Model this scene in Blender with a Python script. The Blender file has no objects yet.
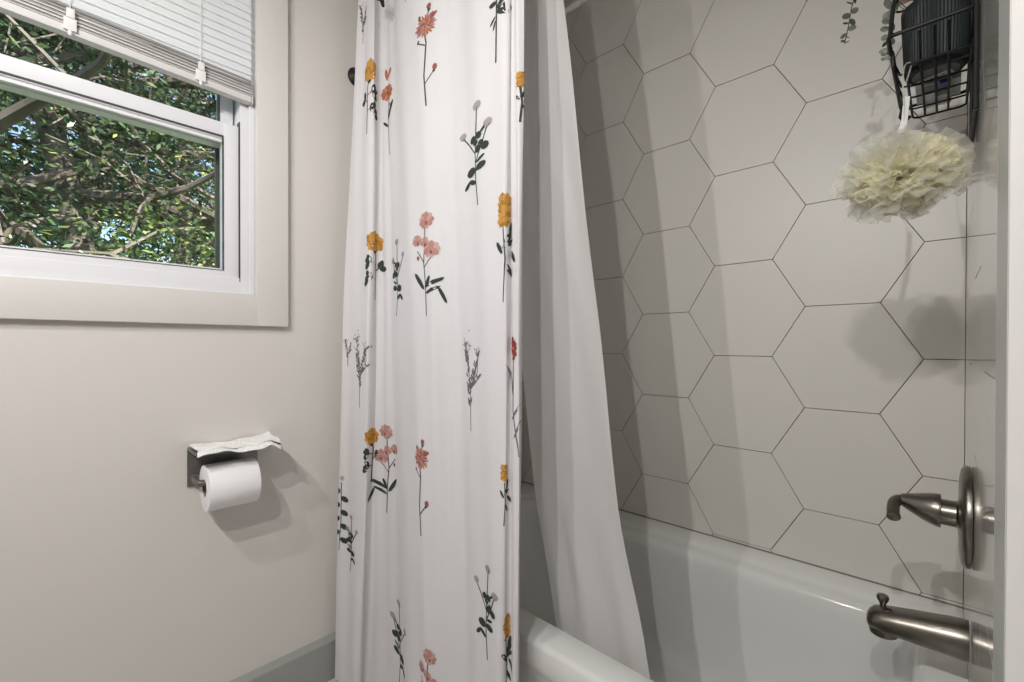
import bpy, bmesh, math, random
from mathutils import Vector, Matrix
from math import sin, cos, pi, radians, sqrt, atan2
random.seed(7)
S = bpy.context.scene
COL = S.collection

# ------------------------------------------------------------------ camera
H = 0.955                      # eye height above the floor
CEIL = H + 1.315
yaw, pit, rol, F = 0.76428, -0.006416, 0.002255, 449.93
fw = Vector((cos(yaw)*cos(pit), sin(yaw)*cos(pit), sin(pit)))
rt = Vector((sin(yaw), -cos(yaw), 0)); up = rt.cross(fw)
rt2 = rt*cos(rol) + up*sin(rol); up2 = rt2.cross(fw)
cam = bpy.data.objects.new('camera', bpy.data.cameras.new('camera'))
COL.objects.link(cam)
m = Matrix((rt2, up2, -fw)).transposed().to_4x4(); m.translation = (0, 0, H)
cam.matrix_world = m
cam.data.sensor_width = 36; cam.data.lens = F/1024*36
cam.data.shift_y = 6.72/1024
cam.data.clip_start = 0.01; cam.data.clip_end = 200
S.camera = cam

# ------------------------------------------------------------------ view, world, lights
S.view_settings.view_transform = 'Standard'; S.view_settings.look = 'None'
S.view_settings.exposure = -0.04; S.view_settings.gamma = 1.0
S.view_settings.use_curve_mapping = False
w = bpy.data.worlds.new('world'); S.world = w; w.use_nodes = True
nt = w.node_tree; bg = nt.nodes['Background']
sky = nt.nodes.new('ShaderNodeTexSky'); sky.sky_type = 'NISHITA'; sky.sun_disc = False
sky.sun_elevation = radians(50); sky.sun_rotation = radians(160); sky.air_density = 1.0; sky.dust_density = 2.0
nt.links.new(sky.outputs[0], bg.inputs[0]); bg.inputs[1].default_value = 0.38

def lamp(name, kind, loc, energy, color=(1, 1, 1), size=.1, size_y=None, rot=None):
    d = bpy.data.lights.new(name, kind); d.energy = energy; d.color = color
    if kind == 'POINT': d.shadow_soft_size = size
    if kind == 'AREA':
        d.size = size
        if size_y: d.shape = 'RECTANGLE'; d.size_y = size_y
    if kind == 'SUN': d.angle = size
    o = bpy.data.objects.new(name, d); COL.objects.link(o); o.location = loc
    if rot: o.rotation_euler = rot
    return o
sun = lamp('sun', 'SUN', (0, 0, 20), 21.0, (1, .95, .85), radians(1))
sun.rotation_euler = Vector((-0.25, 0.75, -0.9)).to_track_quat('-Z', 'Y').to_euler()
# the bathroom's own lamps: bulbs of the vanity bar and the flush ceiling lamp
BULBS = [(-.50, .0), (-.50, .29), (-.50, .60)]
for (bx_, by_), w_ in zip(BULBS, (27, 30, 21)):
    o_ = lamp('vanity_bulb_light', 'SPOT', (bx_, by_, H+.84), w_, (1, .975, .95))
    o_.data.shadow_soft_size = .010; o_.data.spot_size = radians(150); o_.data.spot_blend = 1.0   # opaque reflector cups
    o_.rotation_euler = Vector((1, .50, -1.0)).to_track_quat('-Z', 'Y').to_euler()
cl_ = lamp('ceiling_lamp_light', 'AREA', (.05, .35, CEIL-.075), 1.6, (1, .98, .965), .09); cl_.data.shape = 'DISK'
# the window as light portal for the sky
po = lamp('window_portal', 'AREA', (-.06, 1.36, 1.55), 0, size=.9, size_y=.95, rot=(radians(-90), 0, 0))
po.data.cycles.is_portal = True

# ------------------------------------------------------------------ materials
def mat(name, col, rough=.5, metal=0, spec=.5, noise=0, nscale=20, bump=0, bscale=60, coat=0, trans=0, aniso=None):
    M = bpy.data.materials.new(name); M.use_nodes = True
    n = M.node_tree; b = n.nodes['Principled BSDF']
    b.inputs['Base Color'].default_value = (*col, 1); b.inputs['Roughness'].default_value = rough
    b.inputs['Metallic'].default_value = metal; b.inputs['Specular IOR Level'].default_value = spec
    b.inputs['Coat Weight'].default_value = coat; b.inputs['Transmission Weight'].default_value = trans
    tc = n.nodes.new('ShaderNodeTexCoord')
    if noise:
        t = n.nodes.new('ShaderNodeTexNoise'); t.inputs['Scale'].default_value = nscale; t.inputs['Detail'].default_value = 4
        n.links.new(tc.outputs['Object'], t.inputs['Vector'])
        r = n.nodes.new('ShaderNodeValToRGB')
        r.color_ramp.elements[0].position = .3; r.color_ramp.elements[1].position = .7
        r.color_ramp.elements[0].color = (*[c*(1-noise) for c in col], 1)
        r.color_ramp.elements[1].color = (*[min(1, c*(1+noise)) for c in col], 1)
        n.links.new(t.outputs[0], r.inputs[0]); n.links.new(r.outputs[0], b.inputs['Base Color'])
    if bump:
        t = n.nodes.new('ShaderNodeTexNoise'); t.inputs['Scale'].default_value = bscale; t.inputs['Detail'].default_value = 3
        n.links.new(tc.outputs['Object'], t.inputs['Vector'])
        bp = n.nodes.new('ShaderNodeBump'); bp.inputs['Strength'].default_value = bump; bp.inputs['Distance'].default_value = .002
        n.links.new(t.outputs[0], bp.inputs['Height']); n.links.new(bp.outputs[0], b.inputs['Normal'])
    return M
def cloth(name, col, transl=.3, transp=0, rough=.8, bump=.0):
    M = mat(name, col, rough, spec=.15, noise=.012, nscale=9, bump=bump, bscale=500)
    n = M.node_tree; b = n.nodes['Principled BSDF']; out = n.nodes['Material Output']
    tr = n.nodes.new('ShaderNodeBsdfTranslucent'); tr.inputs[0].default_value = (*col, 1)
    mx = n.nodes.new('ShaderNodeMixShader'); mx.inputs[0].default_value = transl
    n.links.new(b.outputs[0], mx.inputs[1]); n.links.new(tr.outputs[0], mx.inputs[2])
    last = mx
    if transp:
        tp = n.nodes.new('ShaderNodeBsdfTransparent'); m2 = n.nodes.new('ShaderNodeMixShader'); m2.inputs[0].default_value = transp
        n.links.new(last.outputs[0], m2.inputs[1]); n.links.new(tp.outputs[0], m2.inputs[2]); last = m2
    n.links.new(last.outputs[0], out.inputs[0])
    return M
def emis(name, col, st):
    M = bpy.data.materials.new(name); M.use_nodes = True; n = M.node_tree
    b = n.nodes['Principled BSDF']; b.inputs['Base Color'].default_value = (*col, 1)
    b.inputs['Emission Color'].default_value = (*col, 1); b.inputs['Emission Strength'].default_value = st
    return M

M_wall = mat('painted_wall', (.66, .63, .60), .55, noise=.012, nscale=2, bump=.06, bscale=180)
M_ceil = mat('ceiling_paint', (.66, .64, .62), .8, noise=.01)
M_trim = mat('trim_paint', (.66, .64, .615), .35, noise=.01, nscale=4)
M_vinyl = mat('white_vinyl', (.74, .74, .765), .3, noise=.006)
M_base = mat('baseboard_grey', (.31, .32, .30), .4, noise=.01)  # one even grey, darker than the other trim
M_tileF = mat('glazed_tile_polished', (.64, .62, .575), .10, noise=.012, nscale=2.5, coat=.15)
M_tile = mat('glazed_tile', (.64, .62, .575), .42, noise=.012, nscale=2.5, coat=0)
M_grout = mat('grout', (.23, .22, .20), .9, noise=.1, nscale=30)
M_tub = mat('tub_acrylic', (.70, .705, .685), .13, noise=.006, nscale=2, coat=.3)
M_floor = mat('floor_tile', (.60, .58, .56), .4, noise=.05, nscale=5)
M_curt = cloth('curtain_fabric', (.78, .765, .775), .22)
M_liner = cloth('liner_fabric', (.78, .77, .765), .42, .04)
M_black = mat('black_metal', (.010, .010, .010), .5, spec=.3)
M_nick = mat('brushed_nickel', (.21, .195, .17), .30, metal=1, noise=.05, nscale=60)
M_gun = mat('gunmetal', (.20, .195, .185), .38, metal=.8, noise=.06, nscale=80)
M_paper = mat('toilet_tissue', (.86, .85, .86), .9, bump=.25, bscale=220)
M_card = mat('cardboard_core', (.30, .25, .20), .9, noise=.05)
M_lace = mat('embossed_tissue', (.80, .80, .78), .9, noise=.16, nscale=260, bump=1.0, bscale=260)
M_slat = cloth('blind_slat', (.93, .92, .94), .4)
M_rail = mat('blind_rail', (.66, .64, .63), .4, noise=.01)
M_dkgap = mat('gasket', (.05, .05, .05), .6, noise=.1)  # gaskets; also colours the shade in the sash track gap
M_stackd = mat('stack_dark_layers', (.30, .29, .275), .6, noise=.08, nscale=200)
M_screen = mat('screen_frame', (.06, .062, .05), .5, noise=.05)
M_pot = mat('dark_planter', (.020, .026, .028), .5, spec=.3, noise=.08)
M_potb = mat('planter_base', (.10, .115, .12), .5, noise=.05)
M_stick = mat('sticker_white', (.75, .75, .75), .6, noise=.01)
M_ink = mat('sticker_ink', (.04, .04, .04), .6, noise=.01)
M_euc = mat('eucalyptus_leaf', (.19, .20, .165), .6, noise=.2, nscale=60)
M_eucd = mat('eucalyptus_dark_leaf', (.07, .078, .055), .6, noise=.2, nscale=60)
M_bottle = mat('frosted_plastic', (.62, .64, .66), .3, noise=.01)
M_blue = mat('blue_plastic', (.01, .07, .33), .35, noise=.02)
M_amber = mat('amber_plastic', (.42, .20, .06), .35, noise=.02)
M_peach = mat('peach_label', (.62, .42, .33), .5, noise=.03)
M_gl = emis('lit_opal_glass', (1, .95, .9), 1.2)
M_bark = mat('bark', (.11, .092, .078), .9, noise=.35, nscale=9, bump=.5, bscale=20)
M_ground = mat('lawn', (.10, .14, .05), .9, noise=.3, nscale=3)
def glassmat():
    M = bpy.data.materials.new('window_glass'); M.use_nodes = True; n = M.node_tree
    n.nodes.remove(n.nodes['Principled BSDF'])
    tp = n.nodes.new('ShaderNodeBsdfTransparent'); tp.inputs[0].default_value = (.96, .98, .97, 1)
    g = n.nodes.new('ShaderNodeBsdfGlossy'); g.inputs['Roughness'].default_value = .02
    mx = n.nodes.new('ShaderNodeMixShader'); mx.inputs[0].default_value = .03
    n.links.new(tp.outputs[0], mx.inputs[1]); n.links.new(g.outputs[0], mx.inputs[2])
    n.links.new(mx.outputs[0], n.nodes['Material Output'].inputs[0]); return M
M_glass = glassmat()
def leafmat(name, c1, c2, c3, transl=.35):
    M = bpy.data.materials.new(name); M.use_nodes = True; n = M.node_tree; b = n.nodes['Principled BSDF']
    tc = n.nodes.new('ShaderNodeNewGeometry'); r = n.nodes.new('ShaderNodeValToRGB')
    e = r.color_ramp.elements; e[0].color = (*c1, 1); e[1].color = (*c3, 1); x = e.new(.6); x.color = (*c2, 1)
    n.links.new(tc.outputs['Random Per Island'], r.inputs[0]); n.links.new(r.outputs[0], b.inputs['Base Color'])
    b.inputs['Roughness'].default_value = .45
    tr = n.nodes.new('ShaderNodeBsdfTranslucent'); n.links.new(r.outputs[0], tr.inputs[0])
    mx = n.nodes.new('ShaderNodeMixShader'); mx.inputs[0].default_value = transl
    n.links.new(b.outputs[0], mx.inputs[1]); n.links.new(tr.outputs[0], mx.inputs[2])
    n.links.new(mx.outputs[0], n.nodes['Material Output'].inputs[0]); return M
M_leafA = leafmat('leaf_green', (.022, .05, .018), (.06, .12, .04), (.34, .40, .11))
M_leafB = leafmat('leaf_pale', (.05, .10, .05), (.15, .23, .12), (.6, .66, .45))
M_leafC = leafmat('leaf_dark', (.010, .028, .012), (.03, .06, .028), (.12, .17, .06))

# ------------------------------------------------------------------ helpers
def obj(name, bm, mats, parent=None, smooth=True, norm=True, kind=None, split=True):
    me = bpy.data.meshes.new(name)
    if norm: bmesh.ops.recalc_face_normals(bm, faces=bm.faces)
    bm.to_mesh(me); bm.free()
    for x in (mats if isinstance(mats, (list, tuple)) else [mats]): me.materials.append(x)
    if smooth: me.shade_smooth()
    o = bpy.data.objects.new(name, me); COL.objects.link(o)
    if parent: o.parent = parent; o.matrix_parent_inverse = Matrix.Translation(-parent.location)
    if kind: o['kind'] = kind
    if smooth:
        for p in me.polygons: p.use_smooth = True
        md = split and o.modifiers.new('edges', 'EDGE_SPLIT')
        if split: md.split_angle = radians(38)
    return o
def tag(o, label, cat, group=None):
    o['label'] = label; o['category'] = cat
    if group: o['group'] = group
    return o
def thing(name, loc, label, cat, group=None):
    o = bpy.data.objects.new(name, None); o.location = loc; o.empty_display_size = .05; COL.objects.link(o)
    return tag(o, label, cat, group)
def box(bm, x0, x1, y0, y1, z0, z1, bev=0, mi=0, mtx=None):
    vs = [bm.verts.new((x, y, z)) for x in (x0, x1) for y in (y0, y1) for z in (z0, z1)]
    fs = [bm.faces.new([vs[i] for i in f]) for f in ((0, 1, 3, 2), (4, 6, 7, 5), (0, 4, 5, 1), (2, 3, 7, 6), (0, 2, 6, 4), (1, 5, 7, 3))]
    if mtx: bmesh.ops.transform(bm, matrix=mtx, verts=vs)
    if bev:
        es = list({e for f in fs for e in f.edges})
        r = bmesh.ops.bevel(bm, geom=es, offset=bev, segments=2, affect='EDGES', profile=.6)
        fs = [f for f in fs if f.is_valid] + [f for f in r['faces']]
    for f in fs: f.material_index = mi
    return vs
def BX(*a, **k):
    bm = bmesh.new(); box(bm, *a, **k); return bm
def struct(name, bm, m, **k): return obj(name, bm, m, kind='structure', **k)
def tube(bm, pts, r, seg=8, closed=False, mi=0, cap=True):
    pts = [Vector(p) for p in pts]; n = len(pts)
    rs = r if isinstance(r, (list, tuple)) else [r]*n
    rings = []; prev = None
    for i, p in enumerate(pts):
        a = pts[(i-1) % n] if (closed or i > 0) else p; b = pts[(i+1) % n] if (closed or i < n-1) else p
        t = (b-a).normalized()
        if prev is None: u = t.orthogonal().normalized()
        else:
            u = prev - t*prev.dot(t)
            u = u.normalized() if u.length > 1e-6 else t.orthogonal().normalized()
        prev = u; v = t.cross(u)
        rings.append([bm.verts.new(p + (u*cos(2*pi*k/seg) + v*sin(2*pi*k/seg))*rs[i]) for k in range(seg)])
    for i in range(n if closed else n-1):
        A, B = rings[i], rings[(i+1) % n]
        for k in range(seg):
            f = bm.faces.new((A[k], A[(k+1) % seg], B[(k+1) % seg], B[k])); f.material_index = mi
    if cap and not closed:
        bm.faces.new(rings[0][::-1]).material_index = mi; bm.faces.new(rings[-1]).material_index = mi
    return rings
def lathe(bm, c, ax, prof, seg=40, mi=0, cap=True):
    """prof: (distance along axis, radius)"""
    c = Vector(c); ax = Vector(ax).normalized(); u = ax.orthogonal().normalized(); v = ax.cross(u); rings = []
    for d, r in prof:
        rings.append([bm.verts.new(c + ax*d + (u*cos(2*pi*k/seg) + v*sin(2*pi*k/seg))*max(r, 1e-5)) for k in range(seg)])
    for A, B in zip(rings, rings[1:]):
        for k in range(seg): bm.faces.new((A[k], A[(k+1) % seg], B[(k+1) % seg], B[k])).material_index = mi
    if cap:
        bm.faces.new(rings[0][::-1]).material_index = mi; bm.faces.new(rings[-1]).material_index = mi
def catmull(P, n):
    out = []
    Q = [P[0]] + list(P) + [P[-1]]
    for i in range(1, len(Q)-2):
        for k in range(n):
            t = k/n
            out.append(tuple(.5*((2*Q[i][j]) + (-Q[i-1][j]+Q[i+1][j])*t + (2*Q[i-1][j]-5*Q[i][j]+4*Q[i+1][j]-Q[i+2][j])*t*t
                       + (-Q[i-1][j]+3*Q[i][j]-3*Q[i+1][j]+Q[i+2][j])*t**3) for j in range(len(P[0]))))
    out.append(tuple(P[-1])); return out

# ------------------------------------------------------------------ room shell
XT, YW, YF = 1.38, 1.27, -.0348      # tiled long wall, window wall, faucet wall
XE = .503                             # free end of the faucet wall
XB, YB = -.64, -1.0                  # the far sides of the room, behind the camera
WX0, WX1, WZ0, WZ1 = -.50, .376, H+.1255, H+1.006      # window hole
struct('floor', BX(XB-.1, XT+.15, YB-.1, YW+.15, -.1, 0), M_floor)
struct('ceiling', BX(XB-.1, XT+.15, YB-.1, YW+.15, CEIL, CEIL+.1), M_ceil)
bm = bmesh.new()
box(bm, XB, WX0, YW, YW+.15, 0, CEIL); box(bm, WX1, XT+.15, YW, YW+.15, 0, CEIL)
box(bm, WX0, WX1, YW, YW+.15, 0, WZ0); box(bm, WX0, WX1, YW, YW+.15, WZ1, CEIL)
struct('wall_window_side', bm, M_wall, smooth=False)
struct('wall_left', BX(XB-.12, XB, YB, YW+.15, 0, CEIL), M_wall, smooth=False)
struct('wall_back', BX(XB-.12, XE, YB-.12, YB, 0, CEIL), M_wall, smooth=False)
bm = bmesh.new(); box(bm, XE, XT+.15, YB-.12, YF-.0005, 0, CEIL)
struct('wall_faucet_side', bm, mat('painted_end_wall', (.72, .70, .685), .5, noise=.01), smooth=False)
struct('wall_back_of_tub', BX(XT+.012, XT+.15, YF, YW, 0, CEIL), M_grout, smooth=False)

# hexagonal tiles, clipped to their wall
HS = .11094*1.38                     # side of a hexagon
def clip(poly, ax, lim, keep_greater):
    out = []
    for i in range(len(poly)):
        a, b = poly[i], poly[(i+1) % len(poly)]
        ia = (a[ax] >= lim) == keep_greater; ib = (b[ax] >= lim) == keep_greater
        if ia: out.append(a)
        if ia != ib:
            t = (lim-a[ax])/(b[ax]-a[ax]); out.append((a[0]+(b[0]-a[0])*t, a[1]+(b[1]-a[1])*t))
    return out
def hexwall(u0, v0, ulo, uhi, vlo, vhi, place, gap=.0009, thick=.010):
    """flat-topped hexagons; (u0,v0) one hexagon's centre; place(u,v,d) -> point, d = depth behind the face"""
    bm = bmesh.new(); hh = HS*sqrt(3)
    for i in range(-14, 15):
        for j in range(-14, 15):
            cu = u0 + i*1.5*HS; cv = v0 + j*hh + (hh/2 if i % 2 else 0)
            R = HS - gap*1.155
            P = [(cu+R*cos(k*pi/3), cv+R*sin(k*pi/3)) for k in range(6)]
            for ax, lim, g in ((0, ulo, True), (0, uhi, False), (1, vlo, True), (1, vhi, False)):
                P = clip(P, ax, lim, g)
                if len(P) < 3: break
            if len(P) < 3: continue
            A = [bm.verts.new(place(u, v, 0)) for u, v in P]; B = [bm.verts.new(place(u, v, thick)) for u, v in P]
            n = len(P); bm.faces.new(A); bm.faces.new(B[::-1])
            for k in range(n): bm.faces.new((A[k], B[k], B[(k+1) % n], A[(k+1) % n]))
    return bm
Y0, Z0 = .57786*1.38, H + .74672*1.38          # a vertex column of the pattern
hh = HS*sqrt(3)
# centre of the hexagon whose left vertex is at (Y0, Z0): one side length to the right
struct('trim_hex_tiles_back', hexwall(Y0-HS, Z0, YF+.001, YW-.012, H-.5665, CEIL, lambda u, v, d: (XT+d, u, v)), M_tile, smooth=False)
XTL = .600
# faucet wall: thin tiles bedded on the wall
struct('trim_hex_tiles_faucet', hexwall(1.142, Z0-3.5*hh, XTL, XT, 0.0, CEIL, lambda u, v, d: (u, YF+d, v), thick=.0003), M_tileF, smooth=False)
struct('trim_hex_tiles_head', hexwall(1.0, Z0, .70, XT, H-.5665, CEIL, lambda u, v, d: (u, YW-.012+d, v)), M_tile, smooth=False)
struct('trim_tile_edge', BX(XE, XTL-.0015, YF-.0004, YF+.0003, 0, CEIL), mat('edge_paint', (.50, .51, .49), .35, noise=.01), smooth=False)

# baseboard along the window wall
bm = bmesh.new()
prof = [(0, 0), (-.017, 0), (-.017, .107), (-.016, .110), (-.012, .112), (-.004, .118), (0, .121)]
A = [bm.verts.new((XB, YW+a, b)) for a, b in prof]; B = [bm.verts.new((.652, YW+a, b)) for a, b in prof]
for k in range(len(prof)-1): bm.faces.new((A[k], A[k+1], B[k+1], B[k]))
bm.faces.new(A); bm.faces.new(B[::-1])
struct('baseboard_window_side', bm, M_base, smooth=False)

# ------------------------------------------------------------------ window
def casing():
    bm = bmesh.new(); o, i = YW-.016, YW
    X0, X1, Z0_, Z1_ = WX0-.074, .4515, H+.0465, WZ1+.074
    box(bm, WX1+.0, X1, o, i, Z0_, Z1_, .002)
    box(bm, X0, WX0, o, i, Z0_, Z1_, .002)
    box(bm, WX0-.001, WX1+.001, o, i, Z0_, WZ0, .002)
    box(bm, WX0-.001, WX1+.001, o, i, WZ1, Z1_, .002)
    return bm
struct('trim_1', casing(), M_trim)
def frame_box(bm, x0, x1, z0, z1, y0, y1, wl, wr, wb, wt, bev=.0015, mi=0):
    box(bm, x0, x0+wl, y0, y1, z0, z1, bev, mi); box(bm, x1-wr, x1, y0, y1, z0, z1, bev, mi)
    box(bm, x0+wl-.001, x1-wr+.001, y0, y1, z0, z0+wb, bev, mi); box(bm, x0+wl-.001, x1-wr+.001, y0, y1, z1-wt, z1, bev, mi)
bm = bmesh.new()
frame_box(bm, WX0, WX1, WZ0, WZ1, YW+.004, YW+.12, .012, .012, .004, .012)      # jamb lining
frame_box(bm, WX0+.012, WX1-.012, WZ0+.004, WZ1-.012, YW+.012, YW+.11, .018, .018, .037, .02)
win = struct('window_1', bm, M_vinyl)
z_lr = H + .5475                              # top of the lower sash = meeting rail
lx0, lx1 = WX0+.032, .3435
# lower sash
bm = bmesh.new(); frame_box(bm, lx0, lx1, H+.153, z_lr, YW+.016, YW+.048, .034, .034, .030, .040)
sash = obj('lower_sash', bm, M_vinyl, win)
bm = bmesh.new(); gz0, gz1, gx0, gx1 = H+.182, z_lr-.033, lx0+.033, lx1-.033
frame_box(bm, gx0, gx1, gz0, gz1, YW+.0145, YW+.0185, .002, .0026, .0012, .0045, 0)
obj('gasket', bm, M_dkgap, sash)
bm = bmesh.new(); frame_box(bm, gx0, gx1, gz0-.001, gz1-.003, YW+.020, YW+.030, .0015, .0005, .006, .012, 0)
obj('glazing_bead', bm, M_vinyl, sash)
obj('pane', BX(gx0, gx1, YW+.031, YW+.034, gz0, gz1), M_glass, sash, smooth=False)
bm = bmesh.new(); box(bm, lx1+.0002, lx1+.0022, YW+.0118, YW+.03, H+.157, z_lr+.012)
obj('track_gap_shade', bm, M_dkgap, win)  # solid dark strip stands in for the shade inside the gap
# upper sash, set back
bm = bmesh.new(); frame_box(bm, lx0, lx1-.002, z_lr-.042, WZ1-.03, YW+.056, YW+.086, .034, .030, .040, .034)
us = obj('upper_sash', bm, M_vinyl, win)
obj('pane', BX(lx0+.033, lx1-.031, YW+.069, YW+.072, z_lr-.003, WZ1-.06), M_glass, us, smooth=False)
bm = bmesh.new(); box(bm, lx1-.0345, lx1-.0315, YW+.0545, YW+.07, z_lr-.002, WZ1-.06)
obj('gasket', bm, M_dkgap, us)
# insect screen frame behind the lower sash
bm = bmesh.new(); frame_box(bm, lx0-.012, lx1-.0065, H+.167, z_lr-.02, YW+.092, YW+.104, .018, .026, .004, .01)
obj('screen_frame', bm, M_screen, win)
# exterior sill (outside, closes the opening)

# ------------------------------------------------------------------ blind
zb_r, zb_l = H + .6055, H + .6235           # underside of the bottom rail, right and left (px 0)
bl = thing('mini_blind', (-.16, YW+.008, WZ1-.02), 'white horizontal mini blind lowered to just above the window rail', 'blind')
BXR, BXL = .3655, WX0+.016
def tilt(x): return zb_r + (BXR-x)*.034      # bottom rail hangs a little higher on the left
bm = bmesh.new()
ys, ye = YW-.012, YW+.010
k = 0; z = tilt(BXR)+.050
while z < WZ1-.03:
    for a, (dz0, dz1) in enumerate([(0, .0)]):
        P = [(ys+.001, 0), (ys+.0030, .0075), (ys+.0050, .0150), (ys+.0062, .0225)]
        prev = None
        for (yy, zz) in P:
            va = bm.verts.new((BXL, yy, z+zz)); vb = bm.verts.new((BXR, yy, z+zz))
            if prev: bm.faces.new((prev[0], prev[1], vb, va))
            prev = (va, vb)
    z += .0192
obj('slats', bm, M_slat, bl)
sh = Matrix.Identity(4); sh[2][0] = -.034; sh[2][3] = tilt(0)
bm = bmesh.new()
box(bm, BXL, BXR, ys-.001, ye, 0, .0165, .004, mtx=sh)
obj('bottom_rail', bm, M_rail, bl)
bm = bmesh.new(); z = .0172; k = 0
while z < .058:                              # slats stacked on the rail, odd and upper layers darker
    t = .0016 + .0006*(k % 3)
    box(bm, BXL+.001, BXR-.001*(k % 2), ys+.0015*(k % 2), ye-.003, z, z+t, 0, 1 if (k % 2 or k in (8, 10)) else 0, mtx=sh); z += t+.0012; k += 1
obj('stacked_slats', bm, [M_rail, M_stackd], bl)
for cx in (.0397, .2573):
    bm = bmesh.new(); zc = tilt(cx)
    box(bm, cx-.010, cx+.010, ys-.007, ys+.001, zc+.004, zc+.030, .003); box(bm, cx-.006, cx+.007, ys-.009, ys-.004, zc+.028, zc+.047, .002)
    lathe(bm, (cx, ys-.004, zc-.006), (0, 0, 1), [(0, .0015), (.002, .0035), (.007, .004), (.012, .002)], 10)
    obj('cord_clip', bm, mat('clear_plastic', (.75, .75, .72), .15, noise=.03), bl)
    bm = bmesh.new(); tube(bm, [(cx, ys-.0015, zc+.04), (cx, ys-.0015, WZ1-.03)], .0009, 5); obj('ladder_cord', bm, M_slat, bl)
obj('head_rail', BX(BXL, BXR, ys, ye, WZ1-.035, WZ1-.001, .002), M_rail, bl)
bm = bmesh.new(); box(bm, BXR+.0003, BXR+.0023, ys-.001, ye, tilt(BXR)-.001, tilt(BXR)+.020, 0)
obj('end_cap', bm, M_rail, bl)

# ------------------------------------------------------------------ trees outside
def blob_leaves(bm, n, cen, rad, size, rnd):
    for _ in range(n):
        d = Vector((rnd.gauss(0, 1), rnd.gauss(0, 1), rnd.gauss(0, 1))).normalized()*rnd.random()**.4
        p = Vector(cen) + Vector((d.x*rad[0], d.y*rad[1], d.z*rad[2]))
        s = size*rnd.uniform(.5, 1.5)
        a = Vector((rnd.gauss(0, 1), rnd.gauss(0, 1), rnd.gauss(0, .5)-.3)).normalized(); b = a.orthogonal().normalized()
        b = (b*cos(rnd.random()*6) + a.cross(b)*sin(rnd.random()*6)).normalized()
        if abs(a.dot(b)) > .9: b = a.orthogonal()
        bm.faces.new([bm.verts.new(p+q) for q in (a*-s, b*s*.42-a*.2*s, a*s, b*-s*.42-a*.1*s)])
def tree(x, y, h, lean, rnd, leaf, nleaf, lsize, label, group, zlo=.8, r0=.13):
    t = thing('tree', (x, y, 0), label, 'tree', group)
    bm = bmesh.new(); P = []
    for i in range(9):
        f = i/8; P.append((x+lean[0]*f+.12*sin(3*f+x), y+lean[1]*f+.1*sin(4*f+y), h*f))
    tube(bm, P, [r0*(1-.65*i/8) for i in range(9)], 10)
    obj('trunk', bm, M_bark, t)
    bm = bmesh.new(); fo = bmesh.new()
    for b in range(20):
        i = rnd.randint(2, 7); p = Vector(P[i]); ang = rnd.uniform(0, 2*pi); L = rnd.uniform(.9, 2.0)*h/5
        d = Vector((cos(ang), sin(ang)*.8, rnd.uniform(-.1, .8))).normalized()
        Q = [p + d*L*f + Vector((.14*sin(5*f+b), .1*cos(4*f+b), .12*sin(7*f+b*2)))*f for f in [k/6 for k in range(7)]]
        tube(bm, Q, [r0*.38*(1-.85*k/6)+.006 for k in range(7)], 6)
        for tw in range(6):
            q = Q[rnd.randint(2, 6)]; dd = Vector((rnd.gauss(0, 1), rnd.gauss(0, 1), rnd.gauss(0, .7))).normalized()*L*.5
            W = [q, q+dd*.5+Vector((0, 0, .06)), q+dd]
            tube(bm, W, [.012, .008, .004], 4)
            blob_leaves(fo, nleaf//80, q+dd*.7, (.33, .33, .20), lsize, rnd)
    obj('branches', bm, M_bark, t)
    obj('foliage', fo, leaf, t, smooth=False, norm=False)
    return t
rt_ = random.Random(11)
struct('ground', BX(-14, 14, YW+.16, 22, -.12, -.02), M_ground)
near = [(-.9, 3.9, 4.6, (.7, .4), M_leafC, 'dark green tree close outside whose foliage hangs into the left edge of the window', .08),
        (.35, 4.3, 5.2, (-.9, .3), M_leafA, 'green tree close outside, trunk leaning left behind the left of the pane', .07),
        (1.0, 4.1, 5.0, (.1, .5), M_leafC, 'upright tree outside the window seen beside the right edge of the pane', .06),
        (-.15, 5.2, 5.6, (.9, .2), M_leafC, 'slender dark tree in the second row behind the middle of the window', .09)]
for a in near: tree(a[0], a[1], a[2], a[3], rt_, a[4], 9000, .021, a[5], 'trees close outside the window', r0=a[6]*1.5)
far = [(.15, 8.9, 7.0, (.3, 0), M_leafA, 'broad green tree farthest back behind the middle of the window'),
       (-.8, 7.6, 7.5, (-.2, .3), M_leafB, 'pale sunlit tree in the back row seen through the left of the window'),
       (1.1, 7.2, 7.0, (.3, .2), M_leafA, 'tall green tree in the back row, right of the middle of the pane'),
       (2.4, 7.8, 6.5, (-.3, .1), M_leafB, 'pale leafy tree in the back row at the right edge of the window')]
for a in far: tree(a[0], a[1], a[2], a[3], rt_, a[4], 10500, .045, a[5], 'trees farther back outside the window', r0=.12)

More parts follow.
